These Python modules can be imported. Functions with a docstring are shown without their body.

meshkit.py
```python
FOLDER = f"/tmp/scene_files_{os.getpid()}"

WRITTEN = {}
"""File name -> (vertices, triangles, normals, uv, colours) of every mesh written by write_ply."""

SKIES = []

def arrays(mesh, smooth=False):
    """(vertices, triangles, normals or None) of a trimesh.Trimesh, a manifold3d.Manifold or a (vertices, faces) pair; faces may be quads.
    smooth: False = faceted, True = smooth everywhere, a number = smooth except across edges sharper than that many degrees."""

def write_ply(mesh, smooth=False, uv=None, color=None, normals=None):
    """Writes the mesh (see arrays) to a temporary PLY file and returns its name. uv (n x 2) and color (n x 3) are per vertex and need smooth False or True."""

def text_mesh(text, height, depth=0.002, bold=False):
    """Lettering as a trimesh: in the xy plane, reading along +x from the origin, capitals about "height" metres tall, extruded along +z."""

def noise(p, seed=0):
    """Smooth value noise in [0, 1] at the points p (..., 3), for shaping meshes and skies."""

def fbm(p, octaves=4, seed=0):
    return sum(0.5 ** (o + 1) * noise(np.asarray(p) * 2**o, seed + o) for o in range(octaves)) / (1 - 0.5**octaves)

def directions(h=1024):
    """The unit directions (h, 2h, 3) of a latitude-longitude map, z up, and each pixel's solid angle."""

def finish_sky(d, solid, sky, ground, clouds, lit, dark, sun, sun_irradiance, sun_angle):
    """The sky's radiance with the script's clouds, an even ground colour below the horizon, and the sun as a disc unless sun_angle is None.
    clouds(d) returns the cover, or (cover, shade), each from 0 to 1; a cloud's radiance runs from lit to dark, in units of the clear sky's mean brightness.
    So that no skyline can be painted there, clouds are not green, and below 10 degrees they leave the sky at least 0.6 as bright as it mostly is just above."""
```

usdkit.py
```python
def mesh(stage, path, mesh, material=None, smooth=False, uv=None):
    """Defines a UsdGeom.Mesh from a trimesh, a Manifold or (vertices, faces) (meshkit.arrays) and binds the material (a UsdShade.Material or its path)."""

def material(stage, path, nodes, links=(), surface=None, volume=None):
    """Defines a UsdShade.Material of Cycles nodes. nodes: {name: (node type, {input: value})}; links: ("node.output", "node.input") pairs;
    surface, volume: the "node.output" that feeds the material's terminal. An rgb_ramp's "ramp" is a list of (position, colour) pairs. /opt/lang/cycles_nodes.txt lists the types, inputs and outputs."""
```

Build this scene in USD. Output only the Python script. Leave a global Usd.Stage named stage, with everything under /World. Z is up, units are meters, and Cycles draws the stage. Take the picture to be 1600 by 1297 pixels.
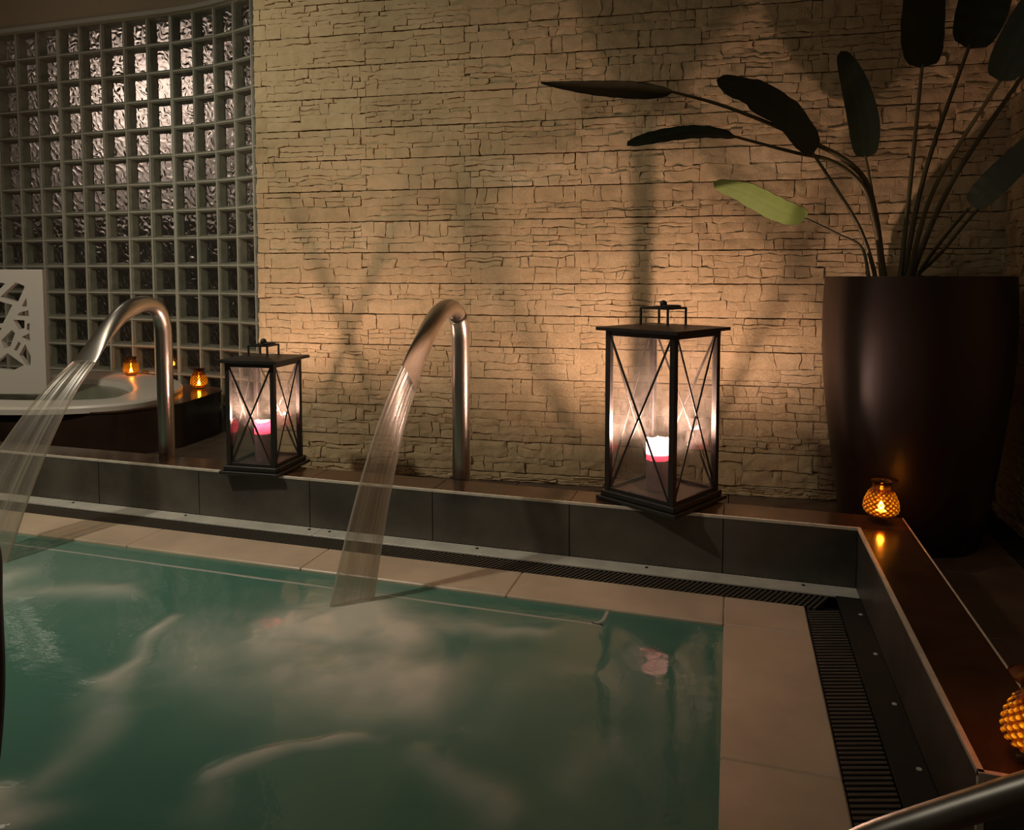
import math, random
import numpy as np, trimesh, usdkit, meshkit
from shapely.geometry import Polygon, Point, box as sbox
from shapely.ops import unary_union
from shapely import affinity
from pxr import Usd, UsdGeom, UsdLux, UsdShade, Gf, Sdf

stage = Usd.Stage.CreateInMemory()
UsdGeom.SetStageUpAxis(stage, 'Z')
UsdGeom.Xform.Define(stage, '/World')

# ------------------------------------------------------------------ camera, lights, exposure
ZC, PITCH, YAW, FPX, PX, PY = 1.15, math.radians(3.355), math.radians(16.684), 1147.13, 800.0, 497.475
EYE = np.array([0, 0, ZC])
RT = np.array([math.cos(YAW), math.sin(YAW), 0])
FH = np.array([-math.sin(YAW), math.cos(YAW), 0])
FW = FH * math.cos(PITCH) + np.array([0, 0, -math.sin(PITCH)])
UP = np.cross(RT, FW)
cam = UsdGeom.Camera.Define(stage, '/World/camera')
cam.AddTransformOp().Set(Gf.Matrix4d(*RT, 0, *UP, 0, *(-FW), 0, *EYE, 1))
cam.CreateHorizontalApertureAttr(36.0)
cam.CreateVerticalApertureAttr(36.0 * 1297 / 1600)
cam.CreateFocalLengthAttr(36.0 * FPX / 1600)
cam.CreateHorizontalApertureOffsetAttr(0.0)
cam.CreateVerticalApertureOffsetAttr((PY - 648.5) * 36.0 / 1600)
cam.CreateClippingRangeAttr((0.02, 200.0))
cam.CreateExposureAttr(0.0)

dome = UsdLux.DomeLight.Define(stage, '/World/dim_surroundings')
dome.CreateColorAttr(Gf.Vec3f(1.0, 0.80, 0.58)); dome.CreateIntensityAttr(0.007)


def area_light(name, pos, target, w, h, color, intensity):
    l = UsdLux.RectLight.Define(stage, '/World/' + name)
    l.CreateWidthAttr(w); l.CreateHeightAttr(h); l.CreateColorAttr(Gf.Vec3f(*color)); l.CreateIntensityAttr(intensity)
    z = np.array(pos, float) - np.array(target, float); z /= np.linalg.norm(z)
    x = np.cross([0, 0, 1.0], z); x = x / np.linalg.norm(x) if np.linalg.norm(x) > 1e-6 else np.array([1.0, 0, 0])
    y = np.cross(z, x)
    l.AddTransformOp().Set(Gf.Matrix4d(*x, 0, *y, 0, *z, 0, *pos, 1))
    return l


# an unseen dim overhead lamp above the right end of the pool, and the lamp of the room behind the glass blocks
area_light('ceiling_lamp', (-0.1, 0.9, 3.15), (-0.1, 1.0, 0.0), 1.0, 1.0, (1.0, 0.90, 0.74), 1.45)
area_light('alcove_lamp', (-4.5, 2.9, 3.75), (-4.5, 3.1, 0.0), 0.6, 0.6, (1.0, 0.88, 0.70), 3.6)  # added fill over the tub, lifts the header and block frames
spot = UsdLux.SphereLight.Define(stage, '/World/ceiling_spot')      # a recessed downlight turned on the left half of the wall
spot.CreateRadiusAttr(0.09); spot.CreateColorAttr(Gf.Vec3f(1.0, 0.90, 0.70)); spot.CreateIntensityAttr(540.0)
z_ = np.array([-2.9, 0.9, 3.1]) - np.array([-2.7, 2.9, 0.9]); z_ /= np.linalg.norm(z_); x_ = np.cross([0, 0, 1.0], z_); x_ /= np.linalg.norm(x_); y_ = np.cross(z_, x_)
spot.AddTransformOp().Set(Gf.Matrix4d(*x_, 0, *y_, 0, *z_, 0, -2.9, 0.9, 3.1, 1))
sh_ = UsdLux.ShapingAPI.Apply(spot.GetPrim()); sh_.CreateShapingConeAngleAttr(54.0); sh_.CreateShapingConeSoftnessAttr(0.8)
area_light('lamp_behind_glass', (-5.5, 5.42, 3.0), (-5.5, 6.0, 2.8), 1.2, 0.2, (1.0, 0.80, 0.74), 19.0)

FLAME = 9800.0      # lantern candle flames
TEALIGHT = 420.0    # flames in the amber jars

# ------------------------------------------------------------------ helpers
rng = np.random.default_rng(7)
R = random.Random(7)
_taken = {}


def numbered(parent, name):
    k = (parent, name); n = _taken.get(k, 0); _taken[k] = n + 1
    return name if n == 0 else f'{name}_{n:03d}'


def setdata(p, label=None, cat=None, group=None, kind=None):
    for k, v in (('label', label), ('category', cat), ('group', group), ('kind', kind)):
        if v: p.SetCustomDataByKey(k, v)
    return p


def thing(name, label=None, cat=None, loc=(0, 0, 0), rz=0.0, group=None, kind=None, parent='/World'):
    parent = parent if isinstance(parent, str) else str(parent.GetPath())
    x = UsdGeom.Xform.Define(stage, parent + '/' + numbered(parent, name))
    if any(loc) or rz:
        x.AddTranslateOp().Set(Gf.Vec3d(*map(float, loc))); x.AddRotateZOp().Set(float(rz))
    return setdata(x.GetPrim(), label, cat, group, kind)


def obj(name, mesh, mat, parent='/World', smooth=False, label=None, cat=None, group=None, kind=None):
    parent = parent if isinstance(parent, str) else str(parent.GetPath())
    m = usdkit.mesh(stage, parent + '/' + numbered(parent, name), mesh, mat, smooth=smooth)
    return setdata(m.GetPrim(), label, cat, group, kind)


def dup(root, loc, rz=0.0, label=None, group=None, cat=None):
    was = root.GetCustomData()
    r = thing(root.GetName().rstrip('0123456789').rstrip('_'), label or was.get('label'), cat or was.get('category'), loc, rz, group or was.get('group'))
    r.GetReferences().AddInternalReference(root.GetPath()); r.SetInstanceable(True)
    return r


def ray(x, y): return (x - PX) / FPX * RT - (y - PY) / FPX * UP + FW
def at_depth(x, y, d): return EYE + ray(x, y) * d
def on_z(x, y, z):
    r = ray(x, y); return EYE + r * ((z - ZC) / r[2])


def bx(x0, x1, y0, y1, z0, z1, b=0.0):
    if b <= 0:
        return trimesh.creation.box(bounds=[[x0, y0, z0], [x1, y1, z1]])
    v = []
    for sx in (0, 1):
        for sy in (0, 1):
            for sz in (0, 1):
                c = [(x0, x1)[sx], (y0, y1)[sy], (z0, z1)[sz]]; s = [(1, -1)[sx], (1, -1)[sy], (1, -1)[sz]]
                for k in range(3):
                    p = [c[i] + (s[i] * b if i != k else 0) for i in range(3)]; v.append(p)
    return trimesh.convex.convex_hull(np.array(v))


def cat_(ms): return trimesh.util.concatenate([trimesh.Trimesh(*meshkit.arrays(m)[:2], process=False) for m in ms])


def moved(m, loc=(0, 0, 0), rz=0.0, rx=0.0, ry=0.0):
    m = m.copy()
    for a, ax in ((rx, [1, 0, 0]), (ry, [0, 1, 0]), (rz, [0, 0, 1])):
        if a: m.apply_transform(trimesh.transformations.rotation_matrix(math.radians(a), ax))
    m.apply_translation(loc); return m


def spline(pts, n):
    """Catmull-Rom through pts (k, d), n samples."""
    p = np.asarray(pts, float); p = np.vstack([2 * p[0] - p[1], p, 2 * p[-1] - p[-2]])
    out = []
    for t in np.linspace(0, len(p) - 3 - 1e-9, n):
        i = int(t); u = t - i; a, b, c, d = p[i:i + 4]
        out.append(.5 * (2 * b + (c - a) * u + (2 * a - 5 * b + 4 * c - d) * u * u + (3 * b - a - 3 * c + d) * u ** 3))
    return np.array(out)


def skin(rings, close=True, caps=True):
    """Joins rings (n, k, 3) into a mesh; each ring closed."""
    rings = np.asarray(rings, float); n, k, _ = rings.shape; v = rings.reshape(-1, 3); f = []
    for i in range(n - 1):
        for j in range(k if close else k - 1):
            a, b = i * k + j, i * k + (j + 1) % k
            f += [[a, b, b + k], [a, b + k, a + k]]
    if caps:
        for i, flip in ((0, True), (n - 1, False)):
            c = len(v); v = np.vstack([v, rings[i].mean(0)])
            for j in range(k):
                a, b = i * k + j, i * k + (j + 1) % k
                f.append([c, b, a] if flip else [c, a, b])
    m = trimesh.Trimesh(v, np.array(f), process=False)
    if caps and m.volume < 0: m.invert()
    return m


def frames(p):
    t = np.gradient(p, axis=0); t /= np.linalg.norm(t, axis=1)[:, None]
    u = np.cross(t[0], [0, 0, 1.0]);
    if np.linalg.norm(u) < 1e-3: u = np.cross(t[0], [0, 1.0, 0])
    U = []
    for i in range(len(p)):
        u = u - t[i] * (u @ t[i]); u /= np.linalg.norm(u); U.append(u)
    U = np.array(U); return t, U, np.cross(t, U)


def tube(pts, r, k=12):
    p = np.asarray(pts, float); t, U, V = frames(p); r = np.broadcast_to(r, len(p))
    a = np.linspace(0, 2 * np.pi, k, endpoint=False)
    return skin(p[:, None] + r[:, None, None] * (np.cos(a)[None, :, None] * U[:, None] + np.sin(a)[None, :, None] * V[:, None]))


def lathe(prof, k=32, z0=0.0):
    prof = np.asarray(prof, float); a = np.linspace(0, 2 * np.pi, k, endpoint=False)
    rings = np.stack([np.stack([r * np.cos(a), r * np.sin(a), np.full(k, z + z0)], 1) for r, z in prof])
    m = skin(rings, caps=True); return m


def prism(poly, h, z0=0.0):
    m = trimesh.creation.extrude_polygon(poly, h); m.apply_translation([0, 0, z0]); return m


# ------------------------------------------------------------------ materials
def M(name, nodes, links=(), surface='p.BSDF', volume=None):
    return usdkit.material(stage, '/World/Looks/' + name, nodes, links, surface=surface, volume=volume)


def plain(name, color, rough=.5, metal=0.0, spec=.5, bump=None, vary=None, coat=0.0):
    n = {'p': ('principled_bsdf', {'base_color': color, 'roughness': rough, 'metallic': metal, 'specular_ior_level': spec, 'coat_weight': coat})}
    l = []
    n['g'] = ('geometry', {})
    if vary:
        sc, lo, hi = vary
        n['t'] = ('noise_texture', {'scale': sc, 'detail': 5.0, 'roughness': .6})
        n['r'] = ('rgb_ramp', {'ramp': [(.3, tuple(np.array(color) * lo)), (.7, tuple(np.array(color) * hi))]})
        l += [('g.position', 't.vector'), ('t.fac', 'r.fac'), ('r.color', 'p.base_color')]
    if bump:
        sc, st = bump
        n['bt'] = ('noise_texture', {'scale': sc, 'detail': 4.0})
        n['b'] = ('bump', {'strength': st, 'distance': .004})
        l += [('g.position', 'bt.vector'), ('bt.fac', 'b.height'), ('b.normal', 'p.normal')]
    return M(name, n, l)


def stone_mat(name, stops):
    return M(name, {
        'g': ('geometry', {}), 'o': ('object_info', {}),
        't': ('noise_texture', {'scale': 2.6, 'detail': 6.0, 'roughness': .62}),
        't2': ('noise_texture', {'scale': 17.0, 'detail': 4.0, 'roughness': .6}),
        'a': ('math', {'math_type': 'multiply_add', 'value2': .55}), 'a2': ('math', {'math_type': 'multiply_add', 'value2': .30}), 'a3': ('math', {'math_type': 'multiply', 'value2': .16}),
        'r': ('rgb_ramp', {'ramp': stops}),
        'bt': ('noise_texture', {'scale': 60.0, 'detail': 5.0, 'roughness': .65}), 'b': ('bump', {'strength': .9, 'distance': .004}),
        'p': ('principled_bsdf', {'roughness': .85, 'specular_ior_level': .25})},
        [('g.position', 't.vector'), ('g.position', 't2.vector'), ('g.position', 'bt.vector'), ('o.random', 'a3.value1'), ('t2.fac', 'a2.value1'), ('a3.value', 'a2.value3'),
         ('t.fac', 'a.value1'), ('a2.value', 'a.value3'), ('a.value', 'r.fac'), ('r.color', 'p.base_color'), ('bt.fac', 'b.height'), ('b.normal', 'p.normal')])


STONE = stone_mat('sandstone', [(.28, (.30, .22, .125)), (.45, (.43, .33, .19)), (.60, (.50, .39, .235)), (.74, (.65, .54, .36))])
STONE_BACK = plain('stone_backing', (.24, .18, .11), .9)
PLASTER = plain('header_plaster', (.46, .36, .25), .8, bump=(60, .1))
DECK = plain('deck_tile', (.10, .07, .05), .35, vary=(6, .7, 1.2))
TILE_FACE = plain('dark_tile', (.060, .053, .044), .40, bump=(40, .15), vary=(2.4, .35, 2.0))
TILE_TOP = plain('brown_glazed_tile', (.062, .031, .016), .16, vary=(5, .7, 1.2), bump=(14, .03))
TRIM = plain('pale_edge_trim', (.64, .59, .50), .38, vary=(20, .8, 1.1))
STEEL = plain('brushed_steel', (.50, .46, .41), .31, 1.0, bump=(120, .05))
STEEL_DULL = plain('dull_steel', (.40, .38, .34), .36, 1.0, vary=(12, .75, 1.1))
RAIL_GREY = plain('rail_grey', (.40, .40, .36), .4)
FLANGE = plain('steel_flange', (.74, .71, .63), .45, .15, vary=(10, .8, 1.1))
GRATE = plain('grate_plastic', (.09, .076, .058), .5)
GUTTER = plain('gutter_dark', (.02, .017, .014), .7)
MARBLE = plain('cream_marble', (.64, .50, .37), .38, vary=(3.2, .78, 1.12))
POOL_WALL = plain('pool_lining', (.38, .54, .46), .6)
BLACK_IRON = plain('black_iron', (.018, .015, .013), .45)
BLACK = plain('black_rubber', (.008, .008, .008), .6)
WHITE_ACRYL = plain('white_acrylic', (.70, .64, .57), .38, vary=(3, .92, 1.05))
WHITE_BOARD = plain('white_board', (.55, .51, .46), .35)
DARK_PANEL = plain('dark_wood_panel', (.035, .02, .013), .25, vary=(4, .7, 1.2))
PLANTER = plain('brown_black_planter', (.013, .008, .006), .42, spec=.22, bump=(50, .08))
SOIL = plain('soil', (.03, .02, .014), .95)
STEM = plain('leaf_stalk', (.055, .050, .018), .5)
BLOCK_FRAME = plain('glass_block_body', (.27, .265, .215), .3, vary=(14, .75, 1.2))
GROUT = plain('pale_grout', (.55, .54, .45), .6)
WICK = plain('wick', (.01, .01, .01), .9)
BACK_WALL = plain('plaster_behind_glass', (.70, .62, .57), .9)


def flame_mat(name, color, strength):
    return M(name, {'e': ('emission', {'color': color, 'strength': strength})}, [], 'e.emission')


FLAME_M = flame_mat('candle_flame', (1.0, .61, .46), FLAME)
TEA_M = flame_mat('tealight_flame', (1.0, .66, .24), TEALIGHT)


SCH_N = {'gi': ('geometry', {}), 'sd': ('vector_math', {'math_type': 'dot_product'}), 'sa': ('math', {'math_type': 'absolute'}), 's1': ('math', {'math_type': 'subtract', 'value1': 1.0, 'use_clamp': True}),
         's5': ('math', {'math_type': 'power', 'value2': 5.0}), 'f': ('math', {'math_type': 'multiply_add', 'value2': .95, 'value3': .045})}
SCH_L = [('gi.incoming', 'sd.vector1'), ('gi.normal', 'sd.vector2'), ('sd.value', 'sa.value1'), ('sa.value', 's1.value2'), ('s1.value', 's5.value1'), ('s5.value', 'f.value1')]


def pane(name, tint, dirt, extra=0.0):
    return M(name, {
        'g': ('geometry', {}), **SCH_N, 't': ('transparent_bsdf', {'color': tint}), 's': ('glossy_bsdf', {'color': (1, 1, 1), 'roughness': .02}),
        'd': ('diffuse_bsdf', {'color': (.8, .76, .7)}), 'tr': ('translucent_bsdf', {'color': (.8, .76, .7)}), 'dd': ('mix_closure', {'fac': .5}),
        'n': ('noise_texture', {'scale': 9.0, 'detail': 6.0, 'roughness': .7}), 'r': ('map_range', {'from_min': .45, 'from_max': .8, 'to_min': extra, 'to_max': dirt, 'clamp': True}),
        'm1': ('mix_closure', {}), 'm2': ('mix_closure', {})},
        [('d.BSDF', 'dd.closure1'), ('tr.BSDF', 'dd.closure2'), ('g.position', 'n.vector'), ('n.fac', 'r.value'), ('r.result', 'm1.fac'), ('t.BSDF', 'm1.closure1'), ('dd.closure', 'm1.closure2'),
         *SCH_L, ('f.value', 'm2.fac'), ('m1.closure', 'm2.closure1'), ('s.BSDF', 'm2.closure2')], 'm2.closure')


LANTERN_GLASS = pane('lantern_glass', (.985, .98, .975), .05, .006)
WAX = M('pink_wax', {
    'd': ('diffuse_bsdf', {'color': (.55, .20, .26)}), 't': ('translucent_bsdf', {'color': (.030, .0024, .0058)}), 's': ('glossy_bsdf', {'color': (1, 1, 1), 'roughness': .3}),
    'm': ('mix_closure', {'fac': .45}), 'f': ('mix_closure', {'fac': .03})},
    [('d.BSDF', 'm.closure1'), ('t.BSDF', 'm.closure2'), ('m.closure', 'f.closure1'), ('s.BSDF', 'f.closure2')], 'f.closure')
WAX_GLOW = M('pale_wax', {'d': ('diffuse_bsdf', {'color': (.7, .5, .45)}), 't': ('translucent_bsdf', {'color': (.17, .125, .125)}), 'm': ('mix_closure', {'fac': .6})},
             [('d.BSDF', 'm.closure1'), ('t.BSDF', 'm.closure2')], 'm.closure')  # white glow of the flame put into a paler wax colour
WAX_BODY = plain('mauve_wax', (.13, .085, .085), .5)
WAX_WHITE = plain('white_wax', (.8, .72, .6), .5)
AMBER = M('amber_glass', {
    'g': ('geometry', {}), **SCH_N,
    'at': ('attribute', {'attribute': 'facet'}), 'c': ('mix', {'color1': (.22, .05, .003), 'color2': (1.0, .80, .32)}), 'c2': ('mix', {'color1': (.012, .002, .0), 'color2': (1.0, .60, .11)}),
    't': ('transparent_bsdf', {}), 'tr': ('translucent_bsdf', {}), 's': ('glossy_bsdf', {'color': (1, .9, .8), 'roughness': .05}),
    'm': ('mix_closure', {'fac': .06}), 'm2': ('mix_closure', {})},
    [('at.fac', 'c.fac'), ('at.fac', 'c2.fac'), ('c.color', 't.color'), ('c2.color', 'tr.color'), ('t.BSDF', 'm.closure1'), ('tr.BSDF', 'm.closure2'), *SCH_L, ('f.value', 'm2.fac'), ('m.closure', 'm2.closure1'), ('s.BSDF', 'm2.closure2')], 'm2.closure')
CLEAR_GLASS = M('clear_glass', {**SCH_N, 't': ('transparent_bsdf', {'color': (.9, .85, .78)}), 's': ('glossy_bsdf', {'color': (1, 1, 1), 'roughness': .03}), 'm': ('mix_closure', {})},
                [*SCH_L, ('f.value', 'm.fac'), ('t.BSDF', 'm.closure1'), ('s.BSDF', 'm.closure2')], 'm.closure')
FRONT_PANE = pane('block_front_pane', (.97, .98, .96), .05, .01)
BLOCK_PANE = M('wavy_glass', {
    'g': ('geometry', {}), 'o': ('object_info', {}), 'of': ('vector_math', {'math_type': 'scale', 'scale': 1.0}),
    'w': ('wave_texture', {'scale': 9.0, 'bands_direction': 'diagonal', 'distortion': 7.0, 'detail': 1.0, 'detail_scale': 1.4}),
    'b': ('bump', {'strength': .55, 'distance': .02}),
    'p': ('principled_bsdf', {'base_color': (.92, .93, .90), 'transmission_weight': 1.0, 'roughness': .06, 'ior': 1.4})},
    [('g.position', 'w.vector'), ('w.fac', 'b.height'), ('b.normal', 'p.normal')])
LEAF_SHADED = M('dark_leaf', {  # unlit leaves: their shade is put into this near-black green
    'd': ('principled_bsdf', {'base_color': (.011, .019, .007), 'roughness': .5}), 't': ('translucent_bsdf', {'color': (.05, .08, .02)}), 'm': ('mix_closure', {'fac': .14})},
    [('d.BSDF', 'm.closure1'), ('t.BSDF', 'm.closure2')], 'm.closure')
LEAF_LIT = M('green_leaf', {  # same plant, with candlelight put into a brighter green
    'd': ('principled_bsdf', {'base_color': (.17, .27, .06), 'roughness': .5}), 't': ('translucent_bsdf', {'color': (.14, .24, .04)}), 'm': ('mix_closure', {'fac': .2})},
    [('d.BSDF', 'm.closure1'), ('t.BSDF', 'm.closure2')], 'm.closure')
# water: a fresnel gloss over milky, bubbly water that lets the near wall show; "foam" is a primvar on the surface
WATER = M('bubbling_water', {
    'g': ('geometry', {}), 'a': ('attribute', {'attribute': 'foam'}), 'f': ('fresnel', {'IOR': 1.33}),
    'n': ('noise_texture', {'scale': 44.0, 'detail': 2.0, 'roughness': .5}), 'b': ('bump', {'strength': .15, 'distance': .005}),
    'fo': ('math', {'math_type': 'multiply', 'value2': .95, 'use_clamp': True}),
    'c': ('mix', {'color1': (.120, .285, .225), 'color2': (.72, .69, .61)}),
    'd': ('diffuse_bsdf', {}), 't': ('transparent_bsdf', {'color': (.42, .68, .55)}),
    'tf': ('math', {'math_type': 'multiply_add', 'value2': .24, 'value3': .74, 'use_clamp': True}),
    'm': ('mix_closure', {}), 's': ('glossy_bsdf', {'color': (1, 1, 1), 'roughness': .03}), 'm2': ('mix_closure', {})},
    [('g.position', 'n.vector'), ('n.fac', 'b.height'), ('b.normal', 's.normal'), ('a.fac', 'fo.value1'), ('fo.value', 'c.fac'), ('c.color', 'd.color'), ('fo.value', 'tf.value1'), ('tf.value', 'm.fac'),
     ('t.BSDF', 'm.closure1'), ('d.BSDF', 'm.closure2'), ('f.fac', 'm2.fac'), ('m.closure', 'm2.closure1'), ('s.BSDF', 'm2.closure2')], 'm2.closure')
TUB_WATER = M('tub_water', {
    **SCH_N, 'd': ('diffuse_bsdf', {'color': (.30, .34, .25)}), 't': ('transparent_bsdf', {'color': (.6, .8, .65)}), 'm': ('mix_closure', {'fac': .85}),
    's': ('glossy_bsdf', {'color': (1, 1, 1), 'roughness': .25}), 'm2': ('mix_closure', {})},
    [('t.BSDF', 'm.closure1'), ('d.BSDF', 'm.closure2'), *SCH_L, ('f.value', 'm2.fac'), ('m.closure', 'm2.closure1'), ('s.BSDF', 'm2.closure2')], 'm2.closure')
JET = M('falling_water', {
    **SCH_N, 'at': ('attribute', {'attribute': 'streak'}), 'r': ('map_range', {'from_min': 0.0, 'from_max': 1.0, 'to_min': .10, 'to_max': .62, 'clamp': True}),
    't': ('transparent_bsdf', {'color': (.93, .92, .89)}), 'd': ('diffuse_bsdf', {'color': (.60, .55, .47)}), 'tr': ('translucent_bsdf', {'color': (.60, .55, .47)}), 'dd': ('mix_closure', {'fac': .5}),
    'm': ('mix_closure', {}), 's': ('glossy_bsdf', {'color': (1, 1, 1), 'roughness': .28}), 'm2': ('mix_closure', {})},
    [('d.BSDF', 'dd.closure1'), ('tr.BSDF', 'dd.closure2'), ('at.fac', 'r.value'), ('r.result', 'm.fac'), ('t.BSDF', 'm.closure1'), ('dd.closure', 'm.closure2'), *SCH_L, ('f.value', 'm2.fac'), ('m.closure', 'm2.closure1'), ('s.BSDF', 'm2.closure2')], 'm2.closure')


def primvar(prim, name, values):
    UsdGeom.PrimvarsAPI(prim).CreatePrimvar(name, Sdf.ValueTypeNames.FloatArray, 'vertex').Set([float(v) for v in values])


# ------------------------------------------------------------------ the setting
FLOOR = 0.12
ZL = 0.30                      # top of the raised pool edge
Y0, Y1 = 2.658, 2.815          # back edge: front and rear
X0, X1 = 0.419, 0.587          # right edge: inner and outer
YEND = 1.388                   # where the right edge stops
ZB = 0.092                     # marble border
ZW = 0.082                     # water
wa = math.radians(4.70)
WD = np.array([math.cos(wa), math.sin(wa), 0]); WN = np.array([math.sin(wa), -math.cos(wa), 0]); WO = -3.549
SEND = 1.42


def wall_point(s, out, z): return s * WD + (WO + out) * WN + np.array([0, 0, z])


fl = thing('floor', 'dark brown tiled floor around the raised pool edge', None, kind='structure')
deck_poly = Polygon([(-6.8, 2.83), (1.35, 2.83), (1.35, 6.4), (-6.8, 6.4)])
obj('screed', prism(unary_union([deck_poly, Polygon([(.60, -2), (1.35, -2), (1.35, 2.84), (.60, 2.84)])]), .10, FLOOR - .115), GUTTER, fl)
for i in range(-14, 3):
    for j in range(0, 4):
        x, y = i * .5, 2.835 + j * .5
        if x + .5 > 1.35: continue
        obj('floor_tile', bx(x + .002, x + .498, y + .002, y + .498, FLOOR - .015, FLOOR, .001), DECK, fl)
for i in range(5):
    y = 1.384 - (i + 1) * .5
    obj('floor_tile', bx(.421, .590, y + .002, y + .498, -.08, FLOOR - .012, .001), DECK, fl)
for i in range(9):
    for j in range(2):
        y = 2.833 - (i + 1) * .5; x = .592 + j * .4
        obj('floor_tile', bx(x + .002, x + .398, y + .002, y + .498, FLOOR - .015, FLOOR, .001), DECK, fl)


# --- stone veneer walls: cast panels of small ledge stones
def stones_in(x0, x1, z0, z1):
    """Splits a half-panel into courses of small stones: list of rectangles."""
    out, z = [], z0
    h = z1 - z0
    k = R.choice([1, 1, 2, 2, 2, 3])
    cuts = sorted([R.uniform(.25, .75) if k == 2 else (i + 1) / k + R.uniform(-.09, .09) for i in range(k - 1)])
    zs = [z0] + [z0 + c * h for c in cuts] + [z1]
    for a, b in zip(zs[:-1], zs[1:]):
        x = x0
        while x < x1 - 1e-6:
            w = R.choice([R.uniform(.035, .07), R.uniform(.06, .15), R.uniform(.12, .26)])
            if x1 - x - w < .035: w = x1 - x
            out.append((x, min(x + w, x1), a, b)); x += w
    res = []
    for (a, b, c, d) in out:       # some stones break once more
        if d - c > .045 and b - a > .09 and R.random() < .45:
            m = c + (d - c) * R.uniform(.35, .65); res += [(a, b, c, m), (a, b, m, d)]
        else: res.append((a, b, c, d))
    return res


def stone_mesh(a, b, c, d, seed):
    g = R.choice([-.0004, -.0002, 0, .0002, .0005, .0010])
    nx, nz = max(3, min(14, int((b - a) / .014))), max(2, min(7, int((d - c) / .012)))
    xs, zs = np.linspace(a + g, b - g, nx + 1), np.linspace(c + g, d - g, nz + 1)
    Xg, Zg = np.meshgrid(xs, zs, indexing='ij')
    edge = (np.minimum(np.arange(nx + 1), nx - np.arange(nx + 1))[:, None] == 0) | (np.minimum(np.arange(nz + 1), nz - np.arange(nz + 1))[None] == 0)
    jit = rng.uniform(-1, 1, (2,) + Xg.shape)
    Xg = np.clip(Xg + jit[0] * .0035, a + g, b - g); Zg = np.clip(Zg + jit[1] * .0025, c + g, d - g)
    base = .016 + R.choice([0, 0, .001, .002, .0035, .0055, -.002]) + R.uniform(-.001, .001)
    tx, tz = R.uniform(-.05, .05), R.uniform(-.07, .05)
    out = base + (Xg - (a + b) / 2).clip(-.05, .05) * tx + (Zg - (c + d) / 2) * tz + (meshkit.fbm(np.stack([Xg * 30 + seed * 7.3, Zg * 44, 0 * Xg + seed], -1), 3) - .5) * .013 - edge * np.clip(meshkit.noise(np.stack([Xg * 25 + seed, Zg * 25, 0 * Xg + 5], -1)) - .25, 0, 1) * .0048
    n1, n2 = nx + 1, nz + 1
    front = np.stack([Xg, out, Zg], -1).reshape(-1, 3)
    idx = np.arange(n1 * n2).reshape(n1, n2)
    f = []
    for i in range(nx):
        for j in range(nz):
            p, q, r_, s = idx[i, j], idx[i + 1, j], idx[i + 1, j + 1], idx[i, j + 1]
            f += [[p, q, r_], [p, r_, s]]
    ring = list(idx[:, 0]) + list(idx[-1, 1:]) + list(idx[-2::-1, -1]) + list(idx[0, -2:0:-1])
    k0 = len(front); back = front[ring].copy(); back[:, 1] = 0
    for t in range(len(ring)):
        u = (t + 1) % len(ring)
        f += [[ring[u], ring[t], k0 + t], [ring[u], k0 + t, k0 + u]]
    return np.vstack([front, back]), np.array(f)


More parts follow.
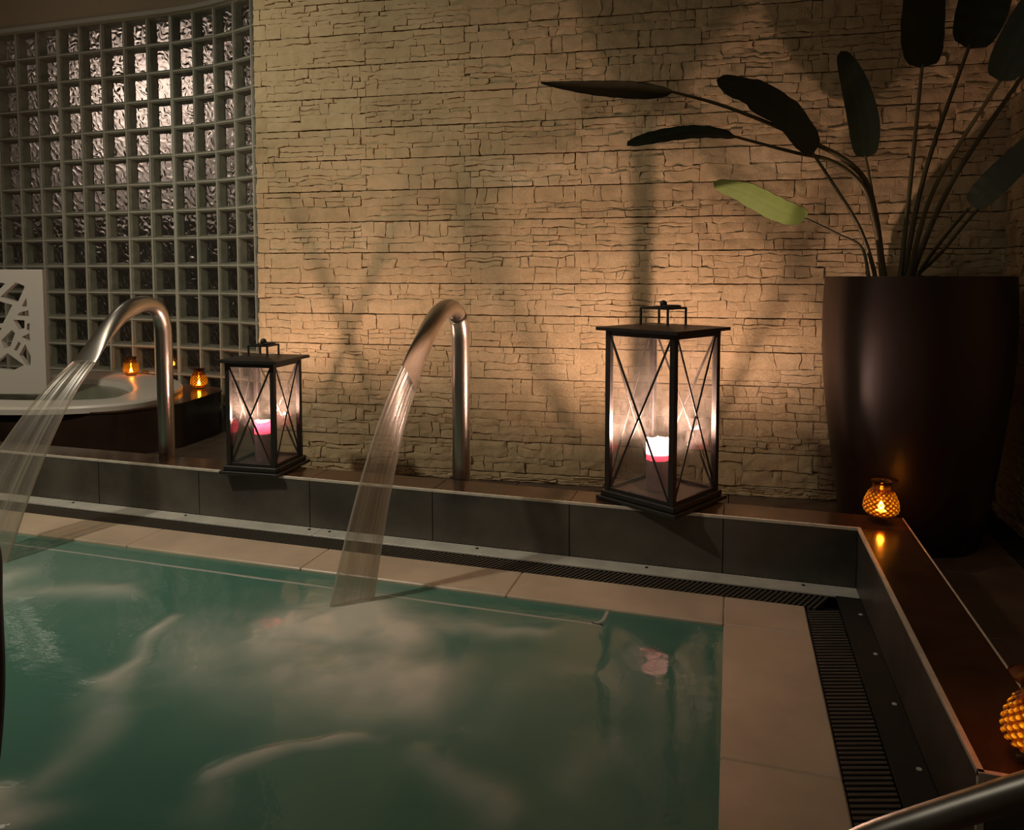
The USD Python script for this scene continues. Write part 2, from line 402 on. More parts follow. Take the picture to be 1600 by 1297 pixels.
def panel(s0, s1, z0, z1, frame, smax=None, tooth=.03, first=False):
    zm = (z0 + z1) / 2
    rects = []
    for lo, hi, off in ((z0, zm, tooth), (zm, z1, 0.0)):
        a, b = s0 + off, s1 + off
        if smax is not None: b = min(b, smax)
        if b - a > .02: rects += stones_in(a, b, lo, hi)
    V, F, n = [], [], 0
    for q in rects:
        v, f = stone_mesh(*q, R.randrange(60)); V.append(v); F.append(f + n); n += len(v)
    v = np.vstack(V)
    q3 = np.stack([v[:, 0] * 16 + s0 * 31, v[:, 2] * 22, 0 * v[:, 0] + z0 * 17], -1)
    mz = np.clip(np.minimum(v[:, 2] - z0, z1 - v[:, 2]) / .02, 0, 1); mx = np.clip(np.minimum(v[:, 0] - s0 - tooth, s1 - v[:, 0]) / .03, 0, 1)
    v = v + np.stack([(meshkit.fbm(q3, 2, 1) - .5) * .026 * mx, 0 * mz, (meshkit.fbm(q3, 2, 5) - .5) * .024 * mz], -1)
    v = frame(v)
    return v, np.vstack(F)


def back_frame(v): return v[:, :1] * WD + (WO + v[:, 1:2]) * WN + v[:, 2:3] * np.array([0, 0, 1.0])


wb = thing('wall_back', 'back wall clad in beige split-stone veneer panels', None, kind='structure')
ms = []
c4 = np.array([wall_point(-2.12, .004, 0), wall_point(SEND, .004, 0), wall_point(SEND, -.16, 0), wall_point(-2.12, -.16, 0)])[:, :2]
obj('wall_core', prism(Polygon(c4), 3.3, 0), STONE_BACK, wb)
for k in range(-7, 13):
    z0, z1 = max(1.109 + .157 * k, FLOOR), 1.109 + .157 * (k + 1)
    if z1 - z0 < .02: continue
    for c in range(7):
        s0 = -2.085 + .548 * c
        sm = SEND if c == 6 else None
        obj('stone_panel', panel(s0, s0 + .548, z0 + .0018, z1 - .0018, back_frame, sm), STONE, wb, smooth=35)
    zm = (z0 + z1) / 2
    V, F, n = [], [], 0
    for (lo, hi, b) in ((z0, zm, -2.055), (zm, z1, -2.085)):
        v, f = stone_mesh(-2.125, b, lo + .0012, hi - .0012, 0); V.append(back_frame(v)); F.append(f + n); n += len(v)
    obj('corner_stone', (np.vstack(V), np.vstack(F)), STONE, wb, smooth=35)

CR = wall_point(SEND, 0, 0)
def right_frame(v):            # runs from the corner towards the camera side
    return CR + v[:, :1] * np.array([0, -1.0, 0]) + v[:, 1:2] * np.array([-1.0, 0, 0]) + v[:, 2:3] * np.array([0, 0, 1.0])
wr = thing('wall_right', 'dark right-hand wall in the same stone veneer beside the planter', None, kind='structure')
obj('wall_core', bx(CR[0] - .004, CR[0] + .16, -2.0, CR[1] + .3, 0, 3.3), STONE_BACK, wr)
for k in range(-7, 9):
    z0, z1 = max(1.109 + .157 * k, FLOOR), 1.109 + .157 * (k + 1)
    if z1 - z0 < .02: continue
    for c in range(5):
        obj('stone_panel', panel(.02 + .548 * c, .02 + .548 * (c + 1), z0 + .0018, z1 - .0018, right_frame), STONE, wr, smooth=35)

# --- curved glass-block wall on the left
plan = [(-3.905, 4.50)]
for i in range(13): plan.append((plan[-1][0] - .208, plan[-1][1]))
plan = plan[::-1]
for a in (3, 8, 13, 19, 26, 33, 40):
    p = plan[-1]; plan.append((p[0] + .203 * math.cos(math.radians(a)), p[1] - .203 * math.sin(math.radians(a))))
wl = thing('wall_left', 'curved wall of square wavy glass blocks with pale joints', None, kind='structure')
ZT = 3.02
zrows = [ZT - .2 * k for k in range(15)]      # joints
proto = thing('glass_block', parent=wl)
sq = lambda h, y: [(-h, y, -h), (h, y, -h), (h, y, h), (-h, y, h)]
fr = skin(np.array([sq(.0945, -.034), sq(.0945, .034), sq(.074, .034), sq(.074, .018), sq(.084, -.030), sq(.087, -.034), sq(.0945, -.034)]), caps=False); fr.fix_normals()
obj('block_body', fr, BLOCK_FRAME, proto)
obj('front_pane', bx(-.0835, .0835, -.029, -.025, -.0835, .0835), FRONT_PANE, proto)
obj('wavy_pane', bx(-.0765, .0765, .020, .027, -.0765, .0765), BLOCK_PANE, proto)
firstb = True
grout = []
for i in range(len(plan) - 1):
    a, b = np.array(plan[i]), np.array(plan[i + 1]); m = (a + b) / 2; ang = math.degrees(math.atan2(b[1] - a[1], b[0] - a[0]))
    w = np.hypot(*(b - a))
    thick = .024 if i in (7, 12) else .011
    grout.append(moved(bx(w / 2 - thick / 2, w / 2 + thick / 2, -.041, .041, zrows[-1] - .2, ZT), (m[0], m[1], 0), ang))
    for k, z in enumerate(zrows):
        grout.append(moved(bx(-w / 2, w / 2, -.040, .040, z - .0055, z + .0055), (m[0], m[1], 0), ang))
        if firstb:
            x = UsdGeom.Xformable(proto); t = x.AddTranslateOp(); t.Set(Gf.Vec3d(m[0], m[1], z - .1)); x.AddRotateZOp().Set(ang); firstb = False
        else:
            nb = UsdGeom.Xform.Define(stage, str(wl.GetPath()) + '/' + numbered(str(wl.GetPath()), 'glass_block'))
            nb.AddTranslateOp().Set(Gf.Vec3d(m[0], m[1], z - .1)); nb.AddRotateZOp().Set(ang)
            nb.GetPrim().GetReferences().AddInternalReference(proto.GetPath()); nb.GetPrim().SetInstanceable(True)
obj('grout_joints', cat_(grout), GROUT, wl)
pl = np.array(plan)
def band(off0, off1, z0, z1):
    t = np.gradient(pl, axis=0); t /= np.linalg.norm(t, axis=1)[:, None]; n = np.stack([-t[:, 1], t[:, 0]], 1)
    rings = [[[*(p + q * o), z] for o, z in ((off0, z0), (off1, z0), (off1, z1), (off0, z1))] for p, q in zip(pl, n)]
    return skin(rings)
obj('bottom_curb', band(-.05, .06, FLOOR - .02, zrows[-1] - .2), DARK_PANEL, wl)
obj('plaster_header', band(-.055, .10, ZT + .03, 3.9), PLASTER, wl, smooth=30)
obj('header_trim', band(-.075, .05, ZT + .003, ZT + .032), GROUT, wl, smooth=30)
obj('dado_behind_glass', bx(-9.5, -2.2, 5.96, 5.999, 0, 1.72), GUTTER, wl)  # added dark panel, keeps the lower glass panes dim
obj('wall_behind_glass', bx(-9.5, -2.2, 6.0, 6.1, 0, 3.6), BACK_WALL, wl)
wt = wb
obj('plaster_return', bx(-6.80, -6.655, -2.0, 4.56, 0, 3.9), PLASTER, wl)
e0 = wall_point(-2.10, -.16, 0); e1 = np.array([*plan[-1], 0])
obj('end_wall', prism(Polygon([e0[:2], (e0[0] + .1, e0[1]), (-1.9, 4.6), (e1[0] + .02, e1[1] + .06)]), 3.3, 0), PLASTER, wt)

# --- raised pool edge (coping)
pc = thing('pool_coping', 'raised dark tiled edge around the pool with a pale metal corner trim', None, kind='structure')
J = [-6.682 + .5555 * k for k in range(13)]
xs = [x for x in J if x < X0 - .03] + [X0]
obj('core', bx(-6.65, X1 - .002, Y0 + .012, Y1 - .012, -.1, ZL - .012), GUTTER, pc)
obj('core', bx(X0 + .012, X1 - .012, YEND + .012, Y0 + .012, -.1, ZL - .012), GUTTER, pc)
for a, b in zip(xs[:-1], xs[1:]):
    obj('face_tile', bx(a + .0015, b - .0015, Y0, Y0 + .012, ZB + .002, ZL - .009, .0008), TILE_FACE, pc)
    obj('top_tile', bx(a + .001, b - .001, Y0 + .010, Y1, ZL - .012, ZL, .0008), TILE_TOP, pc)
    obj('rear_tile', bx(a + .001, b - .001, Y1 - .012, Y1, FLOOR - .02, ZL - .013, .0008), TILE_FACE, pc)
obj('top_tile', bx(X0 + .001, X1, Y0 + .010, Y1, ZL - .012, ZL, .0008), TILE_TOP, pc)
ys = [Y0 + .008, 1.936, YEND]
for b, a in zip(ys[:-1], ys[1:]):
    obj('top_tile', bx(X0 + .010, X1, a + .0015, b - .0015, ZL - .012, ZL, .0008), TILE_TOP, pc)
    obj('face_tile', bx(X0, X0 + .012, a + .0015, b - .0015, ZB + .002, ZL - .009, .0008), TILE_FACE, pc)
    obj('rear_tile', bx(X1 - .012, X1, a + .001, b - .001, FLOOR - .02, ZL - .013, .0008), TILE_FACE, pc)
obj('face_tile', bx(X0 + .012, X1 - .012, YEND, YEND + .012, -.1, ZL - .012, .0008), TILE_FACE, pc)
obj('edge_trim', bx(-6.65, X0 + .010, Y0 - .0015, Y0 + .0095, ZL - .009, ZL + .0012, .0008), TRIM, pc)
obj('edge_trim', bx(X0 - .0015, X0 + .0095, YEND, Y0 - .002, ZL - .009, ZL + .0012, .0008), TRIM, pc)
obj('edge_trim', bx(X1 - .004, X1 + .0015, YEND, Y1, ZL - .009, ZL + .0012, .0008), TRIM, pc)
obj('edge_trim', bx(X0 - .0015, X1, YEND - .0015, YEND + .0095, ZL - .012, ZL + .0012, .0008), TRIM, pc)
obj('edge_trim', bx(X0 - .0015, X0 + .0095, YEND - .0015, YEND + .0095, ZB, ZL - .012, .0008), TRIM, pc)

# --- overflow gutter: flange with screws, ribbed grate
gu = thing('overflow_gutter', 'overflow channel around the pool with a ribbed grate and a screwed steel flange', None, kind='structure')
YG0, YG1, XG0, XG1 = 2.468, 2.578, .240, .345
obj('channel', cat_([bx(-6.65, X0, YG0 + .002, Y0, -.08, .035), bx(XG0 + .002, X0, -1.0, YG0, -.08, .035)]), GUTTER, gu)
for a, b in ((-6.65, -1.625), (-1.623, X0)):
    obj('flange', bx(a, b, YG1, Y0, ZB - .006, ZB + .001, .0008), FLANGE, gu)
obj('flange', bx(XG1, X0, -1.0, YG1 - .001, ZB - .006, ZB + .001, .0008), GUTTER, gu)  # right flange takes the dark channel colour to stand for its shade
scr = lathe([(.0062, 0), (.0062, .0018), (.004, .003)], 10)
for x in (-3.55, -2.92, -2.29, -1.67, -1.575, -.93, -.28, .25):
    obj('screw', moved(scr, (x, 2.632, ZB + .001)), BLACK_IRON, gu)
for y in (2.45, 2.2, 1.95, 1.7, 1.45):
    obj('screw', moved(scr, (X0 - .018, y, ZB + .001)), FLANGE, gu)
ribs = []
for i in range(400):
    x = -6.6 + i * .0172
    if x > XG0 + .09: break
    q = Polygon([(x, YG0 + .004), (x + .0088, YG0 + .004), (x + .0588, YG1 - .003), (x + .050, YG1 - .003)])
    ribs.append(prism(q, .014, ZB - .020))
obj('grate_ribs', cat_(ribs), GRATE, gu, kind='stuff')
ribs = []
for i in range(200):
    y = 2.44 - i * .0172
    q = Polygon([(XG0 + .004, y), (XG0 + .004, y + .0088), (XG1 - .003, y + .0388), (XG1 - .003, y + .030)])
    ribs.append(prism(q, .014, ZB - .020))
obj('grate_ribs', cat_(ribs), GRATE, gu, kind='stuff')

# --- marble border and pool shell
YW, XW = 2.270, -.008
pb = thing('pool_border', 'cream marble border slabs around the water', None, kind='structure')
xs = [-6.16 + .78 * k for k in range(8)] + [XW]
for a, b in zip(xs[:-1], xs[1:]):
    obj('border_slab', bx(a + .0006, b - .0006, YW, YG0, ZB - .035, ZB, .004), MARBLE, pb)
obj('border_slab', bx(-6.65, -6.161, YW - .0006, YG0, ZB - .035, ZB, .004), MARBLE, pb)
obj('border_slab', bx(XW + .0006, XG0, YW - .0006, YG0, ZB - .035, ZB, .004), MARBLE, pb)
ys = [YW - .0018, 1.62, .95, .2, -.5, -1.0]
for b, a in zip(ys[:-1], ys[1:]):
    obj('border_slab', bx(-6.65, -6.161, a + .0006, b - .0006, ZB - .035, ZB, .004), MARBLE, pb)
    obj('border_slab', bx(XW, XG0, a + .0006, b - .0006, ZB - .035, ZB, .004), MARBLE, pb)
ps = thing('pool_shell', 'pale green lined pool walls and floor under the water', None, kind='structure')
obj('pool_lining', cat_([bx(-6.4, -6.17, -1.0, YW + .012, -1.0, ZB - .036), bx(-6.4, XW + .2, -1.2, -1.0, -1.0, ZB), bx(-6.4, XW + .2, YW + .012, YW + .19, -1.0, ZB - .036), bx(XW + .012, XW + .2, -1.0, YW + .012, -1.0, ZB - .036), bx(-6.4, XW + .2, -1.0, YW + .2, -1.1, -.95)]), POOL_WALL, ps)

# ------------------------------------------------------------------ water in the pool
def seg_dist(P, a, b):
    a, b = np.array(a), np.array(b); t = np.clip(((P - a) @ (b - a)) / max((b - a) @ (b - a), 1e-9), 0, 1)
    return np.linalg.norm(P - a - t[..., None] * (b - a), axis=-1), t


gx, gy = np.linspace(-6.165, XW + .004, 340), np.linspace(-1.0, YW + .006, 200)
GX, GY = np.meshgrid(gx, gy, indexing='ij')
P2 = np.stack([GX, GY], -1)
n3 = lambda s, seed, o=4: meshkit.fbm(np.stack([GX * s, GY * s, 0 * GX + seed], -1), o, seed)
foam = np.zeros_like(GX)
warp = np.stack([n3(2.2, 3) - .5, n3(2.2, 9) - .5], -1) * .28
def streak(pix, r0, r1, amt):
    global foam
    pts = [on_z(x, y, ZW)[:2] for x, y in pix]
    for i, (a, b) in enumerate(zip(pts[:-1], pts[1:])):
        d, t = seg_dist(P2 + warp, a, b)
        u = (i + t) / max(1, len(pts) - 1); r = r0 + (r1 - r0) * u
        foam = np.maximum(foam, amt * np.exp(-(d / r) ** 2))
streak([(505, 985), (560, 965), (600, 990)], .15, .14, 1.25)
streak([(560, 975), (760, 975), (880, 985)], .09, .05, .52)
streak([(480, 1020), (560, 1060), (640, 1080)], .22, .17, .70)
streak([(330, 1000), (430, 1040), (520, 1080)], .16, .2, .42)
streak([(265, 965), (200, 1025), (160, 1060)], .035, .055, .62)
streak([(160, 1060), (140, 1130), (90, 1200)], .06, .04, .34)
streak([(20, 1225), (50, 1260)], .07, .06, .85)
streak([(345, 1212), (470, 1190), (590, 1155)], .032, .026, .60)
streak([(0, 930), (120, 925), (200, 920)], .07, .05, .4)
streak([(350, 1215), (330, 1280)], .05, .06, .22)
streak([(640, 1190), (700, 1240), (760, 1290)], .05, .05, .34)
streak([(740, 1150), (850, 1040), (940, 1050)], .10, .05, .16)
streak([(900, 1230), (960, 1180)], .06, .06, .16)
streak([(-120, 930), (-20, 915)], .16, .12, .75)
foam = np.clip(foam * (.40 + 1.25 * n3(8.0, 5)) + .20 * np.clip(n3(1.7, 21) - .47, 0, 1) * 2, 0, 1)
near = np.exp(-((GX + .06) ** 2 + (GY - 1.95) ** 2) / .5)
wav = (n3(2.2, 1, 2) - .5) * .008 + (n3(9.0, 2, 2) - .5) * .003 + foam * .012
edge = np.clip(np.minimum(XW - GX, YW - GY) / .30, 0, 1)
H = ZW + wav * edge
v = np.stack([GX, GY, H], -1).reshape(-1, 3)
idx = np.arange(GX.size).reshape(GX.shape)
f = np.stack([idx[:-1, :-1], idx[1:, :-1], idx[1:, 1:], idx[:-1, 1:]], -1).reshape(-1, 4)
pw = obj('pool_water', (v, f), WATER, smooth=True, label='churning green pool water with long milky streaks of foam', cat='water', kind='stuff')
primvar(pw, 'foam', foam.reshape(-1))

# ------------------------------------------------------------------ steel water spouts and their falling water
LEG = [(2.86, FLOOR), (2.86, .40), (2.86, .70), (2.86, .86), (2.853, .925), (2.828, .978), (2.78, 1.010), (2.71, 1.018), (2.63, 1.002), (2.55, .962), (2.47, .903), (2.40, .843), (2.345, .788)]


def spout(x, dy, lip, label):
    t = thing('water_spout', label, 'water spout', (x, 2.86, FLOOR), 0)
    base = np.array([x, 2.86, FLOOR])
    c = spline([(x, y + (dy if z > .95 or y < 2.8 else 0) * max(0, min(1, (2.86 - y) / .5)), z) for y, z in LEG], 64)
    tt, U, V = frames(c)
    a = np.linspace(0, 2 * np.pi, 28, endpoint=False)
    L = np.array(lip); half = np.linalg.norm(L) / 2; L = L / np.linalg.norm(L)
    rings, n0 = [], 44
    for i in range(len(c)):
        k = max(0.0, (i - n0) / (len(c) - 1 - n0)); k = k * k * (3 - 2 * k) if k < 1 else 1.0
        l = L - tt[i] * (L @ tt[i]); l /= np.linalg.norm(l)
        w = np.cross(tt[i], l)
        ra, rb = .0372 + (half - .0372) * k, .0372 + (.0075 - .0372) * k
        rings.append(c[i] + np.cos(a)[:, None] * l * ra + np.sin(a)[:, None] * w * rb)
    rings = np.array(rings) - base
    obj('pipe', skin(rings[:n0 + 1]), STEEL, t, smooth=40)
    inner = []
    for i in range(len(c) - 1, n0 + 6, -1):
        m = rings[i].mean(0); inner.append(m + (rings[i] - m) * .90)
    obj('flared_nozzle', skin(np.vstack([rings[n0:], np.array(inner)]), caps=True), STEEL, t, smooth=40)
    obj('floor_collar', lathe([(.036, 0), (.062, 0), (.062, .006), (.045, .012), (.036, .012)], 28), STEEL, t, smooth=30)
    return c[-1], L * half


def fall(lip_a, lip_b, land_a, land_b, label, seed):
    """A sheet of water: two free-fall edges joined by a thick streaked ribbon."""
    n, m = 48, 61
    A, B, C_, D = (np.array(q, float) for q in (lip_a, lip_b, land_a, land_b))
    def para(p, q, s):
        T = .26; g = np.array([0, 0, -9.81]); v0 = (q - p - g * T * T / 2) / T; t = s * T
        return p + v0 * t + g * t * t / 2
    rs = np.random.default_rng(seed)
    ph = meshkit.fbm(np.stack([np.linspace(0, 16, m), np.full(m, seed * 3.1), np.zeros(m)], -1), 3, seed)
    top, st = [], []
    for s in np.linspace(0, 1, n):
        a, b = para(A, C_, s), para(B, D, s); w = np.linspace(0, 1, m)
        row = a + (b - a) * w[:, None]
        along = para(A, C_, min(1, s + .02)) - para(A, C_, max(0, s - .02)); nn = np.cross(b - a, along); nn /= np.linalg.norm(nn)
        th = .0035 + .010 * np.sqrt(np.clip(w * (1 - w) * 4, 0, 1)) * (.6 + .5 * s) + (ph - .5) * .006 * np.clip(w * (1 - w) * 8, 0, 1)
        top.append(np.vstack([row + nn * th[:, None], (row - nn * th[:, None])[::-1]]))
        e = np.exp(-(np.minimum(w, 1 - w) / .055) ** 2)
        sv = np.clip(.02 + 3.0 * np.clip(ph - .52, 0, 1) + .55 * e + .35 * s ** 3, 0, 1)
        st.append(np.concatenate([sv, sv[::-1]]))
    mesh_ = skin(np.array(top), caps=True)
    o = obj('water_sheet', mesh_, JET, smooth=50, label=label, cat='falling water')
    st = np.concatenate(st); nv = o.GetAttribute('points').Get()
    # smooth shading may split vertices: look the streak value up again by position
    from scipy.spatial import cKDTree
    src = mesh_.vertices[:len(st)]
    _, i = cKDTree(src).query(np.array(nv)); primvar(o, 'streak', st[i])


c2, h2 = spout(-1.08, 0.0, (-.003, .112, -.110), 'curved steel water spout between the two lanterns, outlet pinched upright')
c1, h1 = spout(-2.587, .065, (.12, 0, 0), 'curved steel water spout beside the round white tub, its outlet spread flat')
fall(c2 + h2 * -.94, c2 + h2 * .94, on_z(512, 962, ZW - .02), on_z(583, 950, ZW - .02), 'clear fan of water falling from the spout between the lanterns', 3)
fall(c1 - h1 * .94, c1 + h1 * .94, (-2.79, 1.90, ZW - .02), (-2.57, 2.02, ZW - .02), 'clear sheet of water falling at the left edge from the spout beside the tub', 5)

# under-water grab rail along the back wall of the pool
gr = thing('underwater_grab_rail', 'thin steel grab rail just under the water along the back wall of the pool', 'rail')
rp = [(-3.2, 2.172, .0725), (-2.4, 2.172, .0725), (-1.3, 2.172, .0725), (-.44, 2.172, .0725), (-.395, 2.178, .0725), (-.368, 2.205, .0725), (-.362, 2.275, .0725)]
obj('rail_tube', tube(spline(rp, 80), .0118, 10), RAIL_GREY, gr, smooth=True)
obj('wall_rosette', moved(lathe([(.018, 0), (.018, .006), (.012, .009)], 16), (-.362, 2.279, .0725), 0, 90), STEEL, gr, smooth=30)

# ------------------------------------------------------------------ lanterns with candles
def lantern(name_label, loc, rz, S, Hh):
    """S: side of the glass body, Hh: height to the roof."""
    t = thing('lantern', name_label, 'lantern', loc, rz, group='black candle lanterns on the pool edge')
    B, p = S / 2, .022 if S > .24 else .020
    e = .024
    obj('base_plate', bx(-B - e, B + e, -B - e, B + e, 0, .014, .002), BLACK_IRON, t)
    obj('base_plate', bx(-B - e * .45, B + e * .45, -B - e * .45, B + e * .45, .014, .035, .003), BLACK_IRON, t)
    z0, z1 = .035, Hh - .012
    for sx, sy in ((-1, -1), (1, -1), (1, 1), (-1, 1)):
        x, y = sx * (B - p / 2), sy * (B - p / 2)
        obj('corner_post', bx(x - p / 2, x + p / 2, y - p / 2, y + p / 2, z0 - .002, z1, .0015), BLACK_IRON, t)
    rail, w = .020, B - p
    for k in range(4):
        fr = []
        obj('top_rail', moved(bx(-w, w, -B + .003, -B + p - .004, z1 - rail, z1, .001), (0, 0, 0), 90 * k), BLACK_IRON, t)
        obj('bottom_rail', moved(bx(-w, w, -B + .003, -B + p - .004, z0 - .001, z0 + .012, .001), (0, 0, 0), 90 * k), BLACK_IRON, t)
        for sgn in (1, -1):
            a, b = np.array([-w * sgn, -B + .006 + .003 * sgn, z0 + .012]), np.array([w * sgn, -B + .006 + .003 * sgn, z1 - rail])
            d = b - a; L = np.linalg.norm(d); bar = bx(-L / 2, L / 2, -.002, .002, -.004, .004, .0008)
            bar.apply_transform(trimesh.transformations.rotation_matrix(-math.atan2(d[2], d[0]), [0, 1, 0])); bar.apply_translation((a + b) / 2)
            obj('cross_brace', moved(bar, (0, 0, 0), 90 * k), BLACK_IRON, t)
        obj('glass_pane', moved(bx(-w, w, -B + .013, -B + .016, z0 + .012, z1 - rail), (0, 0, 0), 90 * k), LANTERN_GLASS, t)
    r0, r1 = B + .026, .05
    roof = trimesh.convex.convex_hull([(sx * r0, sy * r0, z) for sx in (-1, 1) for sy in (-1, 1) for z in (Hh - .012, Hh)] + [(sx * r1, sy * r1, Hh + .010) for sx in (-1, 1) for sy in (-1, 1)])
    roof_ = obj('roof', roof, BLACK_IRON, t)
    q, hh, wv = S * .195, S * .235, .0032
    hd = [bx(sx * q - wv, sx * q + wv, sy * q - wv, sy * q + wv, Hh, Hh + hh) for sx in (-1, 1) for sy in (-1, 1)]
    for s in (-1, 1):
        hd += [bx(-q, q, s * q - wv, s * q + wv, Hh + hh - .004, Hh + hh + .003), bx(s * q - wv, s * q + wv, -q, q, Hh + hh - .004, Hh + hh + .003)]
    hd.append(bx(-q, q, -.008, .008, Hh + hh - .003, Hh + hh + .003))
    obj('chimney_frame', cat_(hd), BLACK_IRON, roof_)
    ball = trimesh.creation.icosphere(2, .0135); obj('knob', moved(ball, (0, 0, Hh + hh + .015)), BLACK_IRON, roof_, smooth=True)
    rr = trimesh.creation.torus(S * .10, .0035, 24, 8); obj('carry_ring', moved(rr, (S * .12, 0, Hh + hh + .008)), BLACK_IRON, roof_, smooth=True)
    return t


def candle(label, loc, r, h, band, depth, fl_r, wax_h):
    t = thing('candle', label, 'candle', loc, 0, group='pink pillar candles inside the lanterns')
    zt = h - wax_h
    body = lathe([(r * .3, 0), (r, 0), (r, zt), (r * .3, zt)], 36)
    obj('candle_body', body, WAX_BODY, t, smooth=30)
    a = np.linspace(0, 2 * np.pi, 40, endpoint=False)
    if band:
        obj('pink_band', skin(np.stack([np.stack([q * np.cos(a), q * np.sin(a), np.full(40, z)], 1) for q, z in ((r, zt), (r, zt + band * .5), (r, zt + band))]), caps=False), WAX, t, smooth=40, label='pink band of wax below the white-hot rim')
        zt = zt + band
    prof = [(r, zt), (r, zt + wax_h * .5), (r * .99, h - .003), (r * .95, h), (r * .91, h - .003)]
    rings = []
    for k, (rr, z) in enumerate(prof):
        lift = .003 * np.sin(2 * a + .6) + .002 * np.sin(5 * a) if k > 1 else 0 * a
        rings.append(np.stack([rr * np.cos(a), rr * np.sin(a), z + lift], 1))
    obj('glowing_wax_rim', skin(np.array(rings), caps=False), WAX_GLOW if band else WAX, t, smooth=40, label='wax rim lit through by its flame')
    zf = h - depth; z00 = h - wax_h
    obj('wick', moved(trimesh.creation.cylinder(.0012, zf + .008 - z00, sections=8), (0, 0, (zf + .008 + z00) / 2)), WICK, t)
    fm = lathe([(fl_r * .35, 0), (fl_r * .9, .008), (fl_r, .016), (fl_r * .8, .027), (fl_r * .4, .038), (fl_r * .08, .048)], 14)
    fm.apply_scale([1, 1, .50]); obj('flame', moved(fm, (0, 0, zf + .006)), FLAME_M, t, smooth=True)
    return t


lantern('large black metal lantern with cross-braced glass sides, left of the planter', (-.246, 2.800, ZL + .0015), -29.0, .306, .655)
lantern('smaller black metal lantern with cross-braced glass sides between the two water spouts', (-1.959, 2.752, ZL + .0015), 3.6, .232, .490)
candle('brightly burning pink pillar candle inside the large lantern', (-.262, 2.805, ZL + .0015 + .035), .043, .192, .022, .020, .0125, .078)
candle('pink pillar candle burned low inside the smaller lantern', (-1.978, 2.760, ZL + .0015 + .035), .036, .172, 0, .027, .0085, .055)

# ------------------------------------------------------------------ amber tealight holders
FAC = []


def facets(prim):
    from scipy.spatial import cKDTree
    src, val = FAC[-1]; _, i = cKDTree(src).query(np.array(prim.GetAttribute('points').Get())); primvar(prim, 'facet', val[i])


def bumpy(prof, k, rows, r_b, nz, amp, z_lo, z_hi):
    """Lathed glass with rows of raised diamonds between z_lo and z_hi, closed with an inner wall."""
    pr = spline(prof, rows); a = np.linspace(0, 2 * np.pi, k, endpoint=False); rings = []; fac = []
    for r, z in pr:
        u = (z - z_lo) / (z_hi - z_lo)
        b = 0 * a
        if 0 < u < 1:
            q = u * nz; b = amp * np.abs(np.sin(math.pi * q) if False else np.cos(a * r_b / 2 + math.pi * (q)) * np.cos(a * r_b / 2 - math.pi * (q))) * min(1, 6 * u, 6 * (1 - u))
        rings.append(np.stack([(r + b) * np.cos(a), (r + b) * np.sin(a), np.full(k, z)], 1)); fac.append(np.clip(b / amp * 1.5 - .3, 0, 1) ** 1.6 + 0 * a + (.15 if not 0 < u < 1 else 0))
    inner = [np.stack([max(r - .004, .002) * np.cos(a), max(r - .004, .002) * np.sin(a), np.full(k, max(z, pr[0][1] + .006))], 1) for r, z in pr[::-1]]
    FAC.append((np.array(rings + inner).reshape(-1, 3), np.concatenate(fac + [np.full(k, .45)] * len(inner))))
    return skin(np.array(rings + inner), caps=True)


def goblet(label, loc, rz=0.0):
    t = thing('amber_goblet', label, 'candle holder', loc, rz, group='amber glass candle goblets on the right pool edge')
    prof = [(.010, .018), (.030, .020), (.046, .032), (.053, .052), (.049, .078), (.037, .106), (.029, .126), (.034, .142), (.050, .150)]
    facets(obj('bowl', bumpy(prof, 140, 100, 16, 6, .0060, .024, .120), AMBER, t, smooth=60))
    obj('foot', lathe([(.004, 0), (.034, 0), (.034, .004), (.022, .008), (.013, .012), (.012, .0185), (.004, .0185)], 12), CLEAR_GLASS, t, smooth=20, label='clear glass foot')
    return t


def jar(label, loc, rz=0.0):
    t = thing('amber_jar', label, 'candle holder', loc, rz, group='amber glass candle jars on the white tub')
    prof = [(.020, 0), (.034, .002), (.044, .016), (.050, .040), (.049, .066), (.042, .092), (.036, .108), (.036, .122), (.041, .132)]
    facets(obj('bowl', bumpy(prof, 120, 80, 16, 5, .0050, .012, .104), AMBER, t, smooth=60))
    return t


def tealight(label, loc):
    t = thing('tealight', label, 'candle', loc, 0, group='tealights inside the amber glasses')
    obj('cup', lathe([(.004, 0), (.019, 0), (.0195, .013), (.0185, .013), (.0180, .010), (.004, .010)], 24), WAX_WHITE, t, smooth=30)
    fm = lathe([(.003, 0), (.009, .006), (.010, .013), (.007, .024), (.0015, .036)], 12)
    obj('flame', moved(fm, (0, 0, .013)), TEA_M, t, smooth=True)
    return t


g1 = on_z(1376, 816, ZL); g2 = on_z(1622, 1192, ZL)
t1 = on_z(205, 584, .44); t2 = on_z(311, 602, .41)
goblet('glowing amber glass goblet at the far corner of the pool edge', (g1[0], g1[1], ZL + .001))
goblet('amber glass goblet at the near end of the right pool edge', (g2[0], g2[1], ZL + .001), 8)
tealight('lit tealight inside the amber goblet at the far pool corner', (g1[0], g1[1], ZL + .0275))
tealight('lit tealight inside the amber goblet at the right picture edge', (g2[0], g2[1], ZL + .0275))

